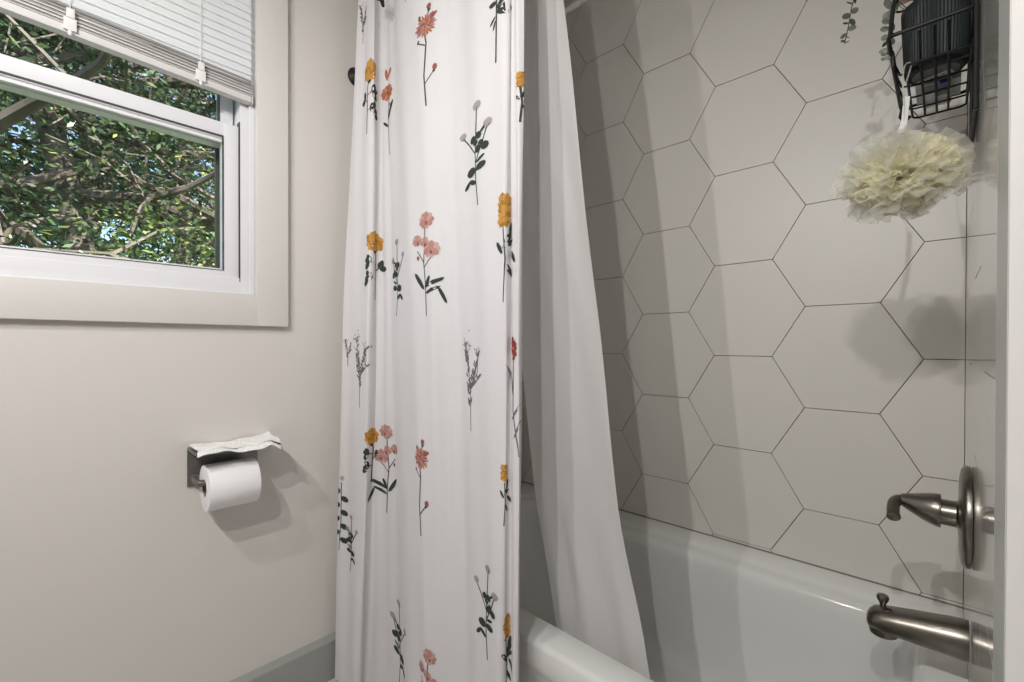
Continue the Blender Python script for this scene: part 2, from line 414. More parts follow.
# ------------------------------------------------------------------ bathtub
def rrect(x0, x1, y0, y1, r, n=8):
    P = []
    for (cx, cy, a0) in ((x1-r, y1-r, 0), (x0+r, y1-r, pi/2), (x0+r, y0+r, pi), (x1-r, y0+r, 1.5*pi)):
        for k in range(n+1):
            a = a0 + k*pi/2/n; P.append((cx+r*cos(a), cy+r*sin(a)))
    return P
def tub():
    bm = bmesh.new(); zr = H-.570
    TX0, TX1, TY0, TY1 = .652, XT-.001, YF+.0005, YW-.001
    rings = []
    def ring(x0, x1, y0, y1, r, z, n=8): rings.append([bm.verts.new((a, b, z)) for a, b in rrect(x0, x1, y0, y1, r, n)])
    ring(TX0+.012, TX1, TY0, TY1, .004, 0.0)
    ring(TX0+.012, TX1, TY0, TY1, .004, zr-.075)
    ring(TX0+.004, TX1, TY0, TY1, .004, zr-.060)
    ring(TX0, TX1, TY0, TY1, .004, zr-.045)
    ring(TX0, TX1, TY0, TY1, .004, zr-.011)
    ring(TX0+.0015, TX1, TY0, TY1, .004, zr-.006)
    ring(TX0+.005, TX1, TY0, TY1, .004, zr-.002)
    ring(TX0+.011, TX1, TY0, TY1, .004, zr)
    bx0, bx1, by0, by1 = .725, 1.318, YF+.055, YW-.085
    ring(bx0-.006, bx1+.004, by0-.004, by1+.004, .11, zr-.003)
    ring(bx0, bx1-.002, by0+.002, by1, .105, zr-.007)
    ring(bx0+.004, bx1-.006, by0+.006, by1-.004, .10, zr-.013)
    ring(bx0+.007, bx1-.012, by0+.009, by1-.007, .10, zr-.0155)
    ring(bx0+.009, bx1-.030, by0+.011, by1-.009, .10, zr-.018)
    ring(bx0+.011, bx1-.038, by0+.013, by1-.012, .10, zr-.021)
    ring(bx0+.013, bx1-.044, by0+.016, by1-.016, .10, zr-.029)
    ring(bx0+.016, bx1-.048, by0+.020, by1-.024, .10, zr-.048)
    ring(bx0+.024, bx1-.056, by0+.030, by1-.060, .11, zr-.15)
    ring(bx0+.040, bx1-.070, by0+.045, by1-.13, .12, zr-.28)
    ring(bx0+.055, bx1-.085, by0+.060, by1-.17, .12, .075)
    ring(bx0+.085, bx1-.115, by0+.09, by1-.21, .10, .052)
    ring(bx0+.12, bx1-.15, by0+.13, by1-.26, .08, .048)
    for A, B in zip(rings, rings[1:]):
        n = len(A)
        for k in range(n): bm.faces.new((A[k], A[(k+1) % n], B[(k+1) % n], B[k]))
    bm.faces.new(rings[-1]); bm.faces.new(rings[0][::-1])
    return bm
tb = thing('bathtub', (1.0, .6, 0), 'glossy white built-in bathtub below the hexagon tiles', 'bathtub')
obj('tub_shell', tub(), M_tub, tb)
bm = bmesh.new(); lathe(bm, (1.02, .16, .0485), (0, 0, 1), [(0, .034), (.003, .034), (.004, .03), (.003, .01)], 24); obj('drain', bm, M_nick, tb)
bm = bmesh.new(); box(bm, XT-.0015, XT+.004, YF, YW-.012, H-.5703, H-.5668)
obj('caulk_joint', bm, mat('caulk', (.22, .20, .18), .7, noise=.05), tb)

# ------------------------------------------------------------------ shower valve and tub spout
XV, ZV = 1.035, H-.276
v = thing('shower_valve', (XV, YF, ZV), 'brushed nickel round shower valve plate with lever handle on the tile wall', 'shower valve')
bm = bmesh.new()
lathe(bm, (XV, YF+.0015, ZV), (0, 1, 0), [(0, .0800), (.005, .0808), (.008, .0795), (.011, .074), (.013, .06), (.014, .03), (.014, .001)], 64)
obj('escutcheon', bm, M_nick, v)
bm = bmesh.new()
lathe(bm, (XV, YF+.015, ZV), (0, 1, 0), [(0, .024), (.003, .021), (.022, .0205), (.0225, .001)], 36)
obj('stem_collar', bm, M_nick, v)
bm = bmesh.new()
prof = [(.0, .001), (.0, .0268), (.003, .0274), (.012, .0256), (.022, .0222), (.034, .0172), (.044, .0130), (.050, .0102)]
rings = []
seg = 36
for d, r in prof:
    cz = .001 + .0048*(d/.052)**1.5 * 1.6
    rings.append([bm.verts.new((XV + cos(2*pi*k/seg)*r*(1), YF+.036+d, ZV + cz + sin(2*pi*k/seg)*r)) for k in range(seg)])
for A, B in zip(rings, rings[1:]):
    for k in range(seg): bm.faces.new((A[k], A[(k+1) % seg], B[(k+1) % seg], B[k]))
# the lever curls over toward the room and down
L0 = Vector((XV, YF+.083, ZV+.0080))
pts = [L0, L0+Vector((-.004, .007, -.0005)), L0+Vector((-.012, .0115, -.004)), L0+Vector((-.022, .0125, -.010)), L0+Vector((-.032, .012, -.016)), L0+Vector((-.039, .011, -.0205))]
tube(bm, catmull([tuple(p) for p in pts], 5), .0088, 20)
obj('lever_handle', bm, M_nick, v)
bm = bmesh.new(); e = pts[-1]; lathe(bm, e, (pts[-1]-pts[-2]), [(-.002, .0096), (.002, .0096), (.0035, .008), (.004, .001)], 20)
obj('lever_cap', bm, M_nick, v)
bm = bmesh.new(); lathe(bm, (XV-.0232, YF+.052, ZV-.004), (-1, 0, 0), [(0, .0016), (.0016, .0016)], 10); obj('set_screw', bm, M_ink, v)

ZS = H-.478
sp = thing('tub_spout', (XV, YF, ZS), 'brushed nickel tub spout with diverter knob below the shower valve', 'spout')
bm = bmesh.new(); seg = 32; rings = []
sec = [(0, .0315, .0315, 0), (.003, .0320, .0320, 0), (.02, .0315, .0305, -.0005), (.05, .0300, .0280, -.003), (.085, .0280, .0245, -.006), (.108, .0265, .0220, -.008), (.120, .0240, .0195, -.010), (.127, .019, .014, -.012), (.130, .010, .008, -.013)]
for d, rx, rz, cz in sec:
    rings.append([bm.verts.new((XV+cos(2*pi*k/seg)*rx, YF+.002+d, ZS+cz+sin(2*pi*k/seg)*rz)) for k in range(seg)])
for A, B in zip(rings, rings[1:]):
    for k in range(seg): bm.faces.new((A[k], A[(k+1) % seg], B[(k+1) % seg], B[k]))
bm.faces.new(rings[0]); bm.faces.new(rings[-1])
obj('spout_body', bm, M_nick, sp)
bm = bmesh.new(); lathe(bm, (XV, YF+.109, ZS-.027), (0, 0, 1), [(-.008, .017), (-.0075, .0195), (.008, .0215), (.02, .019)], 32)
obj('outlet', bm, M_nick, sp)
bm = bmesh.new(); lathe(bm, (XV, YF+.110, ZS+.008), (0, 0, 1), [(0, .0045), (.008, .004), (.012, .0052), (.017, .0082), (.022, .0090), (.026, .0075), (.028, .002)], 20)
obj('diverter_knob', bm, M_nick, sp)

# ------------------------------------------------------------------ toilet paper holder
hx0, hx1 = .2315, .3800
tp = thing('toilet_paper_holder', ((hx0+hx1)/2, YW, H-.27), 'gunmetal toilet paper holder with a shelf on top, fixed to the wall', 'toilet paper holder')
zt = H-.2535+.0075
obj('back_plate', BX(hx0, hx1, YW-.005, YW-.0003, zt-.0865, zt, .0012), M_gun, tp)
obj('shelf', BX(hx0, hx1+.002, YW-.098, YW-.004, zt-.0005, zt+.006, .0015), M_gun, tp)
zc = H-.316; yc = YW-.058
bm = bmesh.new(); tube(bm, [(hx0+.012, YW-.004, zc), (hx0+.012, yc+.006, zc), (hx0+.014, yc+.001, zc), (hx0+.020, yc, zc), (hx1-.012, yc, zc)], .0075, 16)
obj('arm', bm, M_gun, tp)
bm = bmesh.new(); lathe(bm, (hx0+.012, YW-.006, zc), (0, -1, 0), [(0, .013), (.004, .013), (.005, .010)], 20); obj('arm_base', bm, M_gun, tp)
rl = thing('toilet_paper_roll', ((hx0+hx1)/2, yc, zc), 'white toilet paper roll on the gunmetal holder arm', 'toilet paper')
bm = bmesh.new(); RR = .0525; rc = .020; x0, x1 = hx0+.022, .3570
zr_ = zc - .0122
lathe(bm, (x0, yc, zr_), (1, 0, 0), [(0, rc), (0, RR-.003), (.0008, RR-.0006), (.003, RR), (x1-x0-.003, RR), (x1-x0-.0008, RR-.0006), (x1-x0, RR-.003), (x1-x0, rc), (0, rc)], 64, cap=False)
obj('paper', bm, M_paper, rl)
bm = bmesh.new(); lathe(bm, (x0+.0005, yc, zr_), (1, 0, 0), [(0, rc-.0003), (x1-x0-.001, rc-.0003), (x1-x0-.001, rc-.0015), (0, rc-.0015), (0, rc-.0003)], 40, cap=False)
obj('core', bm, M_card, rl)
# folded embossed tissue on the shelf
bm = bmesh.new(); NX, NY = 46, 34; rnd = random.Random(4); g = []
ph = [rnd.random()*6 for _ in range(8)]
for i in range(NX+1):
    row = []
    for j in range(NY+1):
        u, q = i/NX, j/NY
        x = hx0+.001 + u*(hx1-hx0+.022) + .003*sin(9*q+ph[0]); y = YW-.004 - q*.106 - .0025*sin(11*u+ph[1])
        zz = zt+.010 + .007*sin(pi*q)*(.55+.45*sin(5*u+ph[2])) + .0022*sin(9*u+6*q+ph[3]) + .0012*sin(23*u-13*q+ph[4])
        over = max(0, q-.86)/.14; zz -= over*(.007+.004*sin(8*u+ph[5]))
        if u > .88: zz += (u-.88)*.10*(1-q) - (u-.88)*.11*q
        if q < .86 and u < .95: zz = max(zz, zt+.0078)
        row.append((x, y if q < .84 else min(y, YW-.0995), zz))
    g.append(row)
def sheet(bm, g, th):
    nx, ny = len(g)-1, len(g[0])-1
    T = [[bm.verts.new(p) for p in r] for r in g]; Bm = [[bm.verts.new((p[0], p[1], p[2]-th)) for p in r] for r in g]
    for i in range(nx):
        for j in range(ny):
            bm.faces.new((T[i][j], T[i+1][j], T[i+1][j+1], T[i][j+1])); bm.faces.new((Bm[i][j], Bm[i][j+1], Bm[i+1][j+1], Bm[i+1][j]))
    for i in range(nx):
        for j in (0, ny): bm.faces.new((T[i][j], T[i+1][j], Bm[i+1][j], Bm[i][j]))
    for j in range(ny):
        for i in (0, nx): bm.faces.new((T[i][j], T[i][j+1], Bm[i][j+1], Bm[i][j]))
sheet(bm, g, .0012)
o = obj('folded_tissue', bm, M_lace); tag(o, 'crumpled embossed white tissue draped over the toilet paper holder shelf', 'tissue')

# ------------------------------------------------------------------ curtains
#CURTAIN_BEGIN
def ray_dir(px):                     # bearing (angle from +X) of the folds as laid out on plan
    return math.atan2(.9668, 1.0) if px is None else yaw - math.atan((px-512)/F)
# folds on plan: bearing columns at three heights, and how far each stands off the tub
ZL = [0.03, .955, 2.04]
FOLD = [  # (bearing at floor, at eye height, at header, offset)
    (335, 347, 366, -.012), (330, 343, 361, -.032), (344, 354, 367, -.022), (357, 368, 374, -.018), (366, 377, 378, .012), (380, 386, 386, .022),
    (396, 396, 393, .020), (412, 412, 402, -.014), (430, 430, 424, -.020), (446, 447, 440, -.004), (462, 462, 453, .006), (480, 480, 478, -.012),
    (499, 503, 504, -.022), (507, 511, 510, -.006), (514, 517, 517, -.016), (519.5, 521.5, 526, -.004), (514, 515, 516, .024), (500, 498, 500, .034)]
XC = [.600, .615, .652]
def fold_xy(n, lev):
    px, off = FOLD[n][lev], FOLD[n][3]*(1.0, 1.0, .8)[lev]
    x = XC[lev] + off; a = yaw - math.atan((px-512)/F)
    return x, min(x*math.tan(a), 1.240 - .006*(n % 2))
NSEG = 10
PATHS = [catmull([fold_xy(n, l) for n in range(len(FOLD))], NSEG) for l in range(3)]
NU = len(PATHS[0])-1
CUM = []
for P in PATHS:
    c = [0]
    for a, b in zip(P, P[1:]): c.append(c[-1] + sqrt((a[0]-b[0])**2 + (a[1]-b[1])**2))
    CUM.append(c)
CLEN = CUM[1][-1]
def surf(t, z):
    """t = path index (float), z = height -> point on the cloth"""
    t = max(0, min(NU-1e-4, t)); i = int(t); f = t-i
    q = [tuple(P[i][k]*(1-f) + P[i+1][k]*f for k in (0, 1)) for P in PATHS]
    s = (z-ZL[0])/(ZL[2]-ZL[0]); m_ = (ZL[1]-ZL[0])/(ZL[2]-ZL[0])
    l0 = (s-m_)*(s-1)/(m_); l1 = s*(s-1)/(m_*(m_-1)); l2 = s*(s-m_)/(1-m_)
    rip = .0016*sin(t*.61+z*5) + .0012*sin(t*.23-z*9)
    return Vector((q[0][0]*l0+q[1][0]*l1+q[2][0]*l2 + rip, q[0][1]*l0+q[1][1]*l1+q[2][1]*l2, z))
def t_of_s(s):                       # arc length along the cloth at eye height -> path index
    c = CUM[1]
    if s <= 0: return 0
    for i in range(NU):
        if c[i+1] >= s: return i + (s-c[i])/(c[i+1]-c[i])
    return NU-1e-3
#CURTAIN_END
CT = H+1.095
bm = bmesh.new(); NZ = 90; G = []
for i in range(NU+1):
    G.append([bm.verts.new(surf(i, .010 + (CT-.010)*j/NZ)) for j in range(NZ+1)])
for i in range(NU):
    for j in range(NZ): bm.faces.new((G[i][j], G[i+1][j], G[i+1][j+1], G[i][j+1]))

INKS = dict(stem=(.075, .08, .07), leaf=(.045, .055, .045), brown=(.085, .075, .06), pink=(.47, .24, .21), rose=(.31, .10, .09), blush=(.56, .37, .33),
            orange=(.42, .15, .07), gold=(.56, .30, .075), gold2=(.42, .19, .03), lilac=(.38, .34, .36), grey=(.16, .155, .15), red=(.28, .05, .04), cream=(.5, .42, .33))
MI = {k: i+1 for i, k in enumerate(INKS)}
def wpt(s, z, lay, side):
    t = t_of_s(s); p = surf(t, z); e = .15
    a = surf(min(t+e, NU-1e-3), z) - surf(max(t-e, 0), z); n = Vector((-a.y, a.x, 0))
    n = n.normalized() if n.length else Vector((-1, 0, 0))
    if side*n.x > 0: pass
    return p + n*NSIGN*(.0005 + lay*.00022)
NSIGN = -1
def petal(s, z, rx, rz, rot, ink, lay=1, n=8):
    global PCNT
    PCNT += 1; lay = lay + (PCNT % 48)*.05
    c = bm.verts.new(wpt(s, z, lay, -1)); V = []
    for k in range(n):
        a = 2*pi*k/n; x, y = rx*cos(a), rz*sin(a)
        V.append(bm.verts.new(wpt(s + (x*cos(rot)-y*sin(rot))*SX, z + x*sin(rot)+y*cos(rot), lay, -1)))
    for k in range(n): bm.faces.new((c, V[k], V[(k+1) % n])).material_index = MI[ink]
def stroke(P, wd, ink='stem', lay=0):
    wd *= 1.35
    P2 = []
    for (a, b) in zip(P, P[1:]):
        L = sqrt((a[0]-b[0])**2+(a[1]-b[1])**2); n = max(1, int(L/.012))
        P2 += [(a[0]+(b[0]-a[0])*k/n, a[1]+(b[1]-a[1])*k/n) for k in range(n)]
    P2.append(P[-1]); prev = None
    for i, p in enumerate(P2):
        a = P2[max(0, i-1)]; b = P2[min(len(P2)-1, i+1)]; dx, dy = b[0]-a[0], b[1]-a[1]; L = sqrt(dx*dx+dy*dy) or 1
        nx, ny = -dy/L*wd, dx/L*wd
        A = bm.verts.new(wpt(p[0]+nx*SX, p[1]+ny, lay, -1)); B = bm.verts.new(wpt(p[0]-nx*SX, p[1]-ny, lay, -1))
        if prev: bm.faces.new((prev[0], prev[1], B, A)).material_index = MI[ink]
        prev = (A, B)
SX = 1.2
PCNT = 0
fr = random.Random(21)
def flower(kind, s0, ztop, zbot, flip=1, k=1.0):
    """one printed stem; k = width scale; local (x right, y up) with y 0..1 over the stem height"""
    global SX
    h = ztop-zbot; W = .19*k if h == 0 else h*k
    def X(x, y): return (s0 + DIR*flip*x*W*SX, zbot + y*h)
    def P(x, y, rx, ry, rot, ink, lay=1):
        a, b = X(x, y); petal(a, b, rx*h, ry*h, rot*flip*DIR, ink, lay)
    def ST(pts, w=.0009, ink='stem'): stroke([X(*p) for p in pts], w, ink)
    def leafp(x, y, l, wd, deg, ink='leaf'):
        r = radians(deg); P(x+cos(r)*l*.5, y+sin(r)*l*.5, l*.55, wd, r, ink)
    if kind == 'mum':
        ST([(.0, 0), (-.02, .3), (.0, .62), (-.02, .75)], .0012); ST([(-.01, .22), (.07, .32)]); P(.08, .35, .024, .032, 0, 'rose'); P(.07, .315, .014, .012, 0, 'leaf')
        ST([(-.01, .60), (-.08, .66)]); leafp(-.085, .655, .035, .012, 70, 'stem'); ST([(-.02, .75), (.03, .95)])
        for a in range(40):
            r = a*2.399; q = .012+.075*sqrt(a/40); P(q*cos(r), .80+q*sin(r)*1.15, .032, .0085, r, ('pink', 'rose', 'pink', 'orange')[a % 4], 1+a % 3)
        P(.03, .97, .024, .028, 0, 'rose', 2); P(.03, .935, .016, .014, 0, 'leaf', 2); P(-.06, .90, .012, .025, 0, 'stem')
        leafp(.05, .84, .07, .015, 30, 'rose')
    elif kind == 'clover':
        ST([(.03, 0), (.0, .25), (.0, .5), (-.09, .62), (-.17, .72)], .0011); ST([(0, .40), (.09, .56), (.15, .70)], .0011); ST([(.0, .5), (.03, .93)], .0011)
        for x, y, r in ((.03, .95, .060), (-.18, .75, .042), (.16, .73, .055)):
            for a in range(11):
                q = a*.571; P(x+cos(q)*r*.55, y+sin(q)*r*.38, .022, .012, q, 'lilac', 1+a % 3)
            P(x, y-.025, .014, .012, 0, 'brown', 1)
        for x, y, rx, ry, q in ((-.03, .645, .042, .036, .3), (.05, .655, .042, .034, -.3), (.01, .60, .036, .026, 0)): P(x, y, rx, ry, q, 'leaf', 2)
        leafp(.07, .67, .10, .014, 35); P(.125, .53, .050, .040, -.2, 'leaf'); P(.04, .53, .038, .040, .3, 'leaf'); P(.08, .575, .034, .026, 0, 'leaf', 2)
        P(-.065, .345, .066, .046, .1, 'leaf', 2); P(.075, .36, .068, .036, .15, 'leaf', 2); leafp(.02, .41, .11, .016, 22); ST([(-.02, .33), (.04, .35)], .0016)
        leafp(-.0, .22, .11, .024, 155); leafp(-.09, .265, .10, .022, 225)
    elif kind == 'poppy':
        ST([(.03, 0), (.02, .3), (0, .5), (.03, .86)], .0010); ST([(0, .45), (.14, .57)]); ST([(0, .5), (-.08, .62)])
        for cx, cy, r, ink in ((.04, .89, .088, 'pink'), (-.08, .72, .062, 'pink'), (.09, .61, .088, 'blush'), (.02, .69, .055, 'blush')):
            for a in range(9):
                q = a*.698; P(cx+cos(q)*r*.5, cy+sin(q)*r*.42, r*.5, r*.33, q, (ink, 'blush', 'pink')[a % 3], 1+a % 3)
            P(cx+.01, cy-.03, .014, .02, 0, 'rose', 5)
        leafp(-.0, .25, .19, .023, 125); leafp(.02, .26, .12, .020, 60); leafp(.02, .27, .20, .020, 20); leafp(.03, .21, .15, .017, 20); leafp(.16, .25, .16, .018, -62)
        P(-.07, .55, .016, .022, 0, 'rose')
    elif kind == 'rose':
        ST([(.0, 0), (.0, .3), (-.01, .62), (.02, .72)], .0012)
        for a in range(34):
            q = a*2.399; r = .10*sqrt(a/34); P(cos(q)*r+.02, .83+sin(q)*r*1.25, .045, .032, q+1, ('gold', 'gold2', 'gold', 'gold')[a % 4], 1+a % 3)
        leafp(.0, .66, .08, .03, 50)
        ST([(-.01, .5), (.10, .56)]); ST([(-.01, .3), (.10, .33)]); ST([(-.01, .42), (-.08, .5)])
        for x, y, d in ((.08, .52, 75), (.05, .53, 20), (.09, .54, -70), (.05, .31, 50), (.04, .31, -10), (.09, .30, -60), (-.05, .46, 110), (-.04, .46, 190)): leafp(x, y, .12, .042, d)
    elif kind == 'stalk':
        ST([(.02, 0), (.0, .4), (.0, .75)], .0008)
        for a in range(10):
            q = a*.628; P(cos(q)*.06, .66+sin(q)*.045, .045, .03, q, ('orange', 'pink', 'orange')[a % 3], 1+a % 3)
        P(0, .66, .02, .02, 0, 'red', 4); leafp(-.02, .80, .12, .02, 100, 'orange'); leafp(.0, .83, .1, .025, 40, 'orange'); P(.05, .52, .02, .02, 0, 'orange')
        leafp(.0, .38, .20, .022, 55); leafp(.0, .3, .08, .015, 140)
    elif kind == 'marigold':
        ST([(.0, 0), (.02, .4), (.0, .7)], .0008)
        for a in range(64):
            x = (fr.random()-.5)*.10; y = .72+.27*fr.random(); P(x, y, .030, .016, fr.random()*3, ('gold', 'gold2', 'gold')[a % 3], 1+a % 3)
        for x, y, d in ((.02, .55, 60), (.06, .62, 80), (.0, .5, 40), (.08, .48, -60), (.02, .35, -60), (-.01, .45, 120)): leafp(x, y, .13, .022, d)
    elif kind == 'sprig':
        ST([(.06, 0), (.05, .35), (.02, .6), (-.05, .92)], .0007, 'grey'); ST([(.05, .42), (.17, .62), (.17, .80)], .0006, 'grey'); ST([(.06, .44), (.24, .60)], .0006, 'grey')
        for i in range(80):
            f = fr.random()
            b = ((.05, .25), (-.05, .92)) if i % 2 == 0 else ((.05, .42), (.18, .80)) if i % 4 == 1 or i % 4 == 3 and i % 8 == 3 else ((.06, .44), (.25, .61))
            x = b[0][0]+(b[1][0]-b[0][0])*f; y = b[0][1]+(b[1][1]-b[0][1])*f
            leafp(x, y, .052, .010, 50 if fr.random() < .5 else 130, 'grey')
        for i in range(14): P(-.03+.05*fr.gauss(0, 1), .90+.04*fr.gauss(0, 1), .013, .008, fr.random()*3, 'lilac', 2)
        for i in range(8): P(.17+.04*fr.gauss(0, 1), .83+.02*fr.gauss(0, 1), .013, .008, fr.random()*3, 'lilac', 2)
    elif kind == 'redhead':
        ST([(-.08, 0), (.0, .4), (.0, .8)], .0009, 'grey'); [P(fr.uniform(-.04, .04), fr.uniform(.80, .98), .022, .018, fr.random()*3, ('red', 'red', 'rose')[q_ % 3], 1) for q_ in range(26)]
        for x, y, d in ((.0, .3, 120), (-.03, .15, 110), (.0, .5, 80), (.05, .62, 60)): leafp(x, y, .16, .008, d, 'grey')
    elif kind == 'leafy':
        ST([(.0, 0), (.02, .6), (.03, .95)], .0014)
        for x, y, d, l, w2 in ((.02, .62, 40, .17, .030), (.03, .58, 5, .19, .055), (.03, .60, -35, .15, .035), (.0, .55, 215, .10, .018), (.0, .5, -110, .10, .014), (.02, .75, 115, .16, .035), (.02, .75, 60, .16, .035), (.02, .7, 160, .12, .03)): leafp(x, y, l, w2, d)
    elif kind == 'vine':
        ST([(.0, 0), (.03, .4), (.02, .9)], .0009)
        for i in range(8): P((-.05 if i % 2 else .08), .14+i*.09, .055, .036, .5 if i % 2 else -.5, 'leaf')
        for i in range(6): P(.03+cos(i)*.02, .95+sin(i)*.02, .014, .01, i, 'lilac', 2)
DIR = 1
# FLOWERS
FL = [
    ('mum', 0.4669, 1.7507, 1.5021, 1, 1),
    ('leafy', 0.6842, 1.6729, 1.5046, 1, 1),
    ('clover', 0.6173, 1.4569, 1.2394, 1, 1),
    ('rose', 0.1193, 1.7385, 1.5253, 1, 1.2),
    ('stalk', 0.2145, 1.7347, 1.4699, 1, 1),
    ('marigold', 0.7091, 1.2382, 1.0349, 1, 1),
    ('poppy', 0.4469, 1.2644, 1.0199, 1, 1),
    ('rose', 0.1658, 1.2631, 1.0749, -1, 1.3),
    ('clover', 0.2830, 1.2316, 1.0281, -1, 1),
    ('sprig', 0.5831, 0.9774, 0.7785, 1, 1),
    ('sprig', 0.0988, 0.9864, 0.7856, 1, 1),
    ('sprig', 0.0421, 0.9730, 0.8949, 1, 1),
    ('redhead', 0.7452, 0.9713, 0.7511, -1, 0.8),
    ('poppy', 0.2267, 0.7505, 0.5088, -1, 1),
    ('mum', 0.4356, 0.7439, 0.5273, 1, 1),
    ('rose', 0.1678, 0.7343, 0.5845, -1, 1.2),
    ('vine', 0.0400, 0.5936, 0.3806, 1, 0.8),
    ('clover', 0.0907, 0.4895, 0.3310, -1, 0.8),
    ('clover', 0.6587, 0.5345, 0.3534, 1, 1),
    ('clover', 0.2895, 0.3145, 0.1072, -1, 1),
    ('poppy', 0.4574, 0.2971, 0.0891, 1, 1),
    ('marigold', 0.7244, 0.4550, 0.2962, 1, 0.6),
    ('marigold', 0.7598, 1.4628, 1.3677, 1, 1),
    ('marigold', 0.7135, 0.7342, 0.6208, 1, 1),
    ('sprig', 0.0541, 1.9146, 1.7970, 1, 1),
    ('stalk', 0.5488, 0.2264, 0.1217, 1, 1),
    ('marigold', 0.3902, 1.9723, 1.8134, 1, 1),
]
for a in FL: flower(*a)
cu = thing('shower_curtain', (.64, .9, 0), 'white shower curtain printed with scattered wildflower stems, hanging outside the tub', 'shower curtain')
cmats = [M_curt] + [cloth('print_'+k, c, .1, rough=.85) for k, c in INKS.items()]
obj('curtain_cloth', bm, cmats, cu, norm=False)

# liner: hangs inside the tub, its lower corner swung out over the basin
bm = bmesh.new()
LB = [(.800, .600), (.785, .586), (.770, .562), (.780, .530), (.768, .492), (.780, .440), (.769, .390), (.770, .357)]
LT = [(0.7126, 0.8144), (0.7024, 0.7635), (0.7126, 0.7126), (0.7024, 0.6922), (0.7167, 0.6719), (0.7085, 0.6515), (0.7126, 0.6312), (0.6933, 0.5935)]
PB, PT = catmull(LB, 8), catmull(LT, 8); NB = len(PB); NZL = 50; G = []
zl0, zl1 = H-.80, H+1.09
def lcorr(zr):
    K = [(-.8, -.02), (-.57, .0), (-.31, .018), (.085, .010), (.66, 0), (1.1, 0)]
    for (a, p), (b, q) in zip(K, K[1:]):
        if zr <= b + 1e-6:
            t = max(0, (zr-a)/(b-a)); t = t*t*(3-2*t); return p+(q-p)*t
    return 0
for i in range(NB):
    col = []
    for j in range(NZL+1):
        f = j/NZL; z = zl0 + (zl1-zl0)*f; g_ = f**.97
        x = PB[i][0]*(1-g_)+PT[i][0]*g_; y = PB[i][1]*(1-g_)+PT[i][1]*g_
        y += lcorr(z-H)
        col.append(bm.verts.new((x + .0015*sin(z*11+i*.4), y, z)))
    G.append(col)
for i in range(NB-1):
    for j in range(NZL): bm.faces.new((G[i][j], G[i+1][j], G[i+1][j+1], G[i][j+1]))
o = obj('shower_curtain_liner', bm, M_liner, norm=False)
tag(o, 'plain white shower liner hanging inside the tub beside the flowered curtain', 'shower curtain liner')

# rod with hooks (just above the picture)
rod = thing('curtain_rod', (.68, .6, H+1.13), 'black shower curtain rod spanning the tub above the flowered curtain', 'curtain rod')
ZR = H+1.13
bm = bmesh.new(); tube(bm, [(.68, YF+.006, ZR), (.68, YW-.014, ZR)], .0125, 20); obj('rod', bm, M_black, rod)
for yy, d in ((YF+.002, 1), (YW-.0125, -1)):
    bm = bmesh.new(); lathe(bm, (.68, yy, ZR), (0, d, 0), [(0, .032), (.006, .031), (.02, .018), (.03, .014)], 28); obj('flange', bm, M_black, rod)
for i, yy in enumerate([1.19, 1.04, .96, .88, .81, .74, .67, .60]):
    bm = bmesh.new()
    P = [(.68+.020*cos(a), yy, ZR+.004+.020*sin(a)) for a in [k*pi/8 for k in range(-3, 12)]]
    tube(bm, catmull(P, 2), .0018, 8); o = obj('curtain_hook', bm, M_black)
    tag(o, 'black metal curtain hook looped over the curtain rod', 'curtain hook', 'curtain hooks on the rod')
# one hook whose tail hangs down in front of the cloth
bm = bmesh.new()
P = [(.700, 1.115, ZR+.004), (.682, 1.113, ZR+.020), (.663, 1.110, ZR+.004), (.652, 1.105, ZR-.07), (.630, 1.100, ZR-.155), (.619, 1.095, ZR-.195), (.617, 1.075, ZR-.212), (.618, 1.066, ZR-.224), (.617, 1.060, ZR-.247)]
tube(bm, catmull(P, 5), [.0022 if i < 26 else .0042 for i in range(len(P)*5-4)], 10)
P = [(.612, 1.092, ZR-.212), (.612, 1.080, ZR-.222), (.614, 1.068, ZR-.230), (.615, 1.060, ZR-.246)]
tube(bm, catmull(P, 5), .003, 8)
o = obj('curtain_hook', bm, M_black); tag(o, 'black curtain hook whose long tail curls down over the front of the flowered curtain', 'curtain hook')
# wall hook beside the curtain
wh = thing('wall_hook', (.650, YW, H+.79), 'black metal holdback hook on the wall behind the edge of the flowered curtain', 'wall hook')
bm = bmesh.new(); lathe(bm, (.650, YW-.0005, H+.795), (0, -1, 0), [(0, .027), (.004, .028), (.009, .025), (.016, .014), (.022, .010)], 28); obj('rosette', bm, M_black, wh)
bm = bmesh.new(); tube(bm, catmull([(.650, YW-.02, H+.795), (.650, YW-.026, H+.782), (.651, YW-.025, H+.762), (.651, YW-.018, H+.746)], 5), .0055, 10); obj('hook_arm', bm, M_black, wh)

# ------------------------------------------------------------------ caddy
cad = thing('shower_caddy', (1.03, .0, H+.45), 'black wire shower caddy hanging on the faucet wall', 'shower caddy')
ZF, ZTR = H+.457, H+.487
def rr3(x0, x1, y0, y1, r, z): return [(a, b, z) for a, b in rrect(x0, x1, y0, y1, r, 5)]
bm = bmesh.new()
tube(bm, rr3(.925, 1.224, YF+.004, .066, .009, ZTR), .0030, 8, closed=True)
obj('top_rim', bm, M_black, cad)
bm = bmesh.new()
tube(bm, rr3(.975, 1.215, YF+.006, .047, .012, ZF), .0020, 7, closed=True)
for yy in (-.004, .012, .029):
    tube(bm, [(.935, yy, ZTR-.002), (.965, yy, ZF+.008), (.977, yy, ZF), (1.213, yy, ZF), (1.218, yy, ZF+.006), (1.222, yy, ZTR-.003)], .0018, 6)
for xx in (1.01, 1.06, 1.11, 1.165):
    tube(bm, [(xx, YF+.0045, ZTR), (xx, YF+.0045, ZF+.004), (xx, YF+.009, ZF), (xx, .041, ZF), (xx, .056, ZF+.003), (xx, .065, ZTR)], .0018, 6)
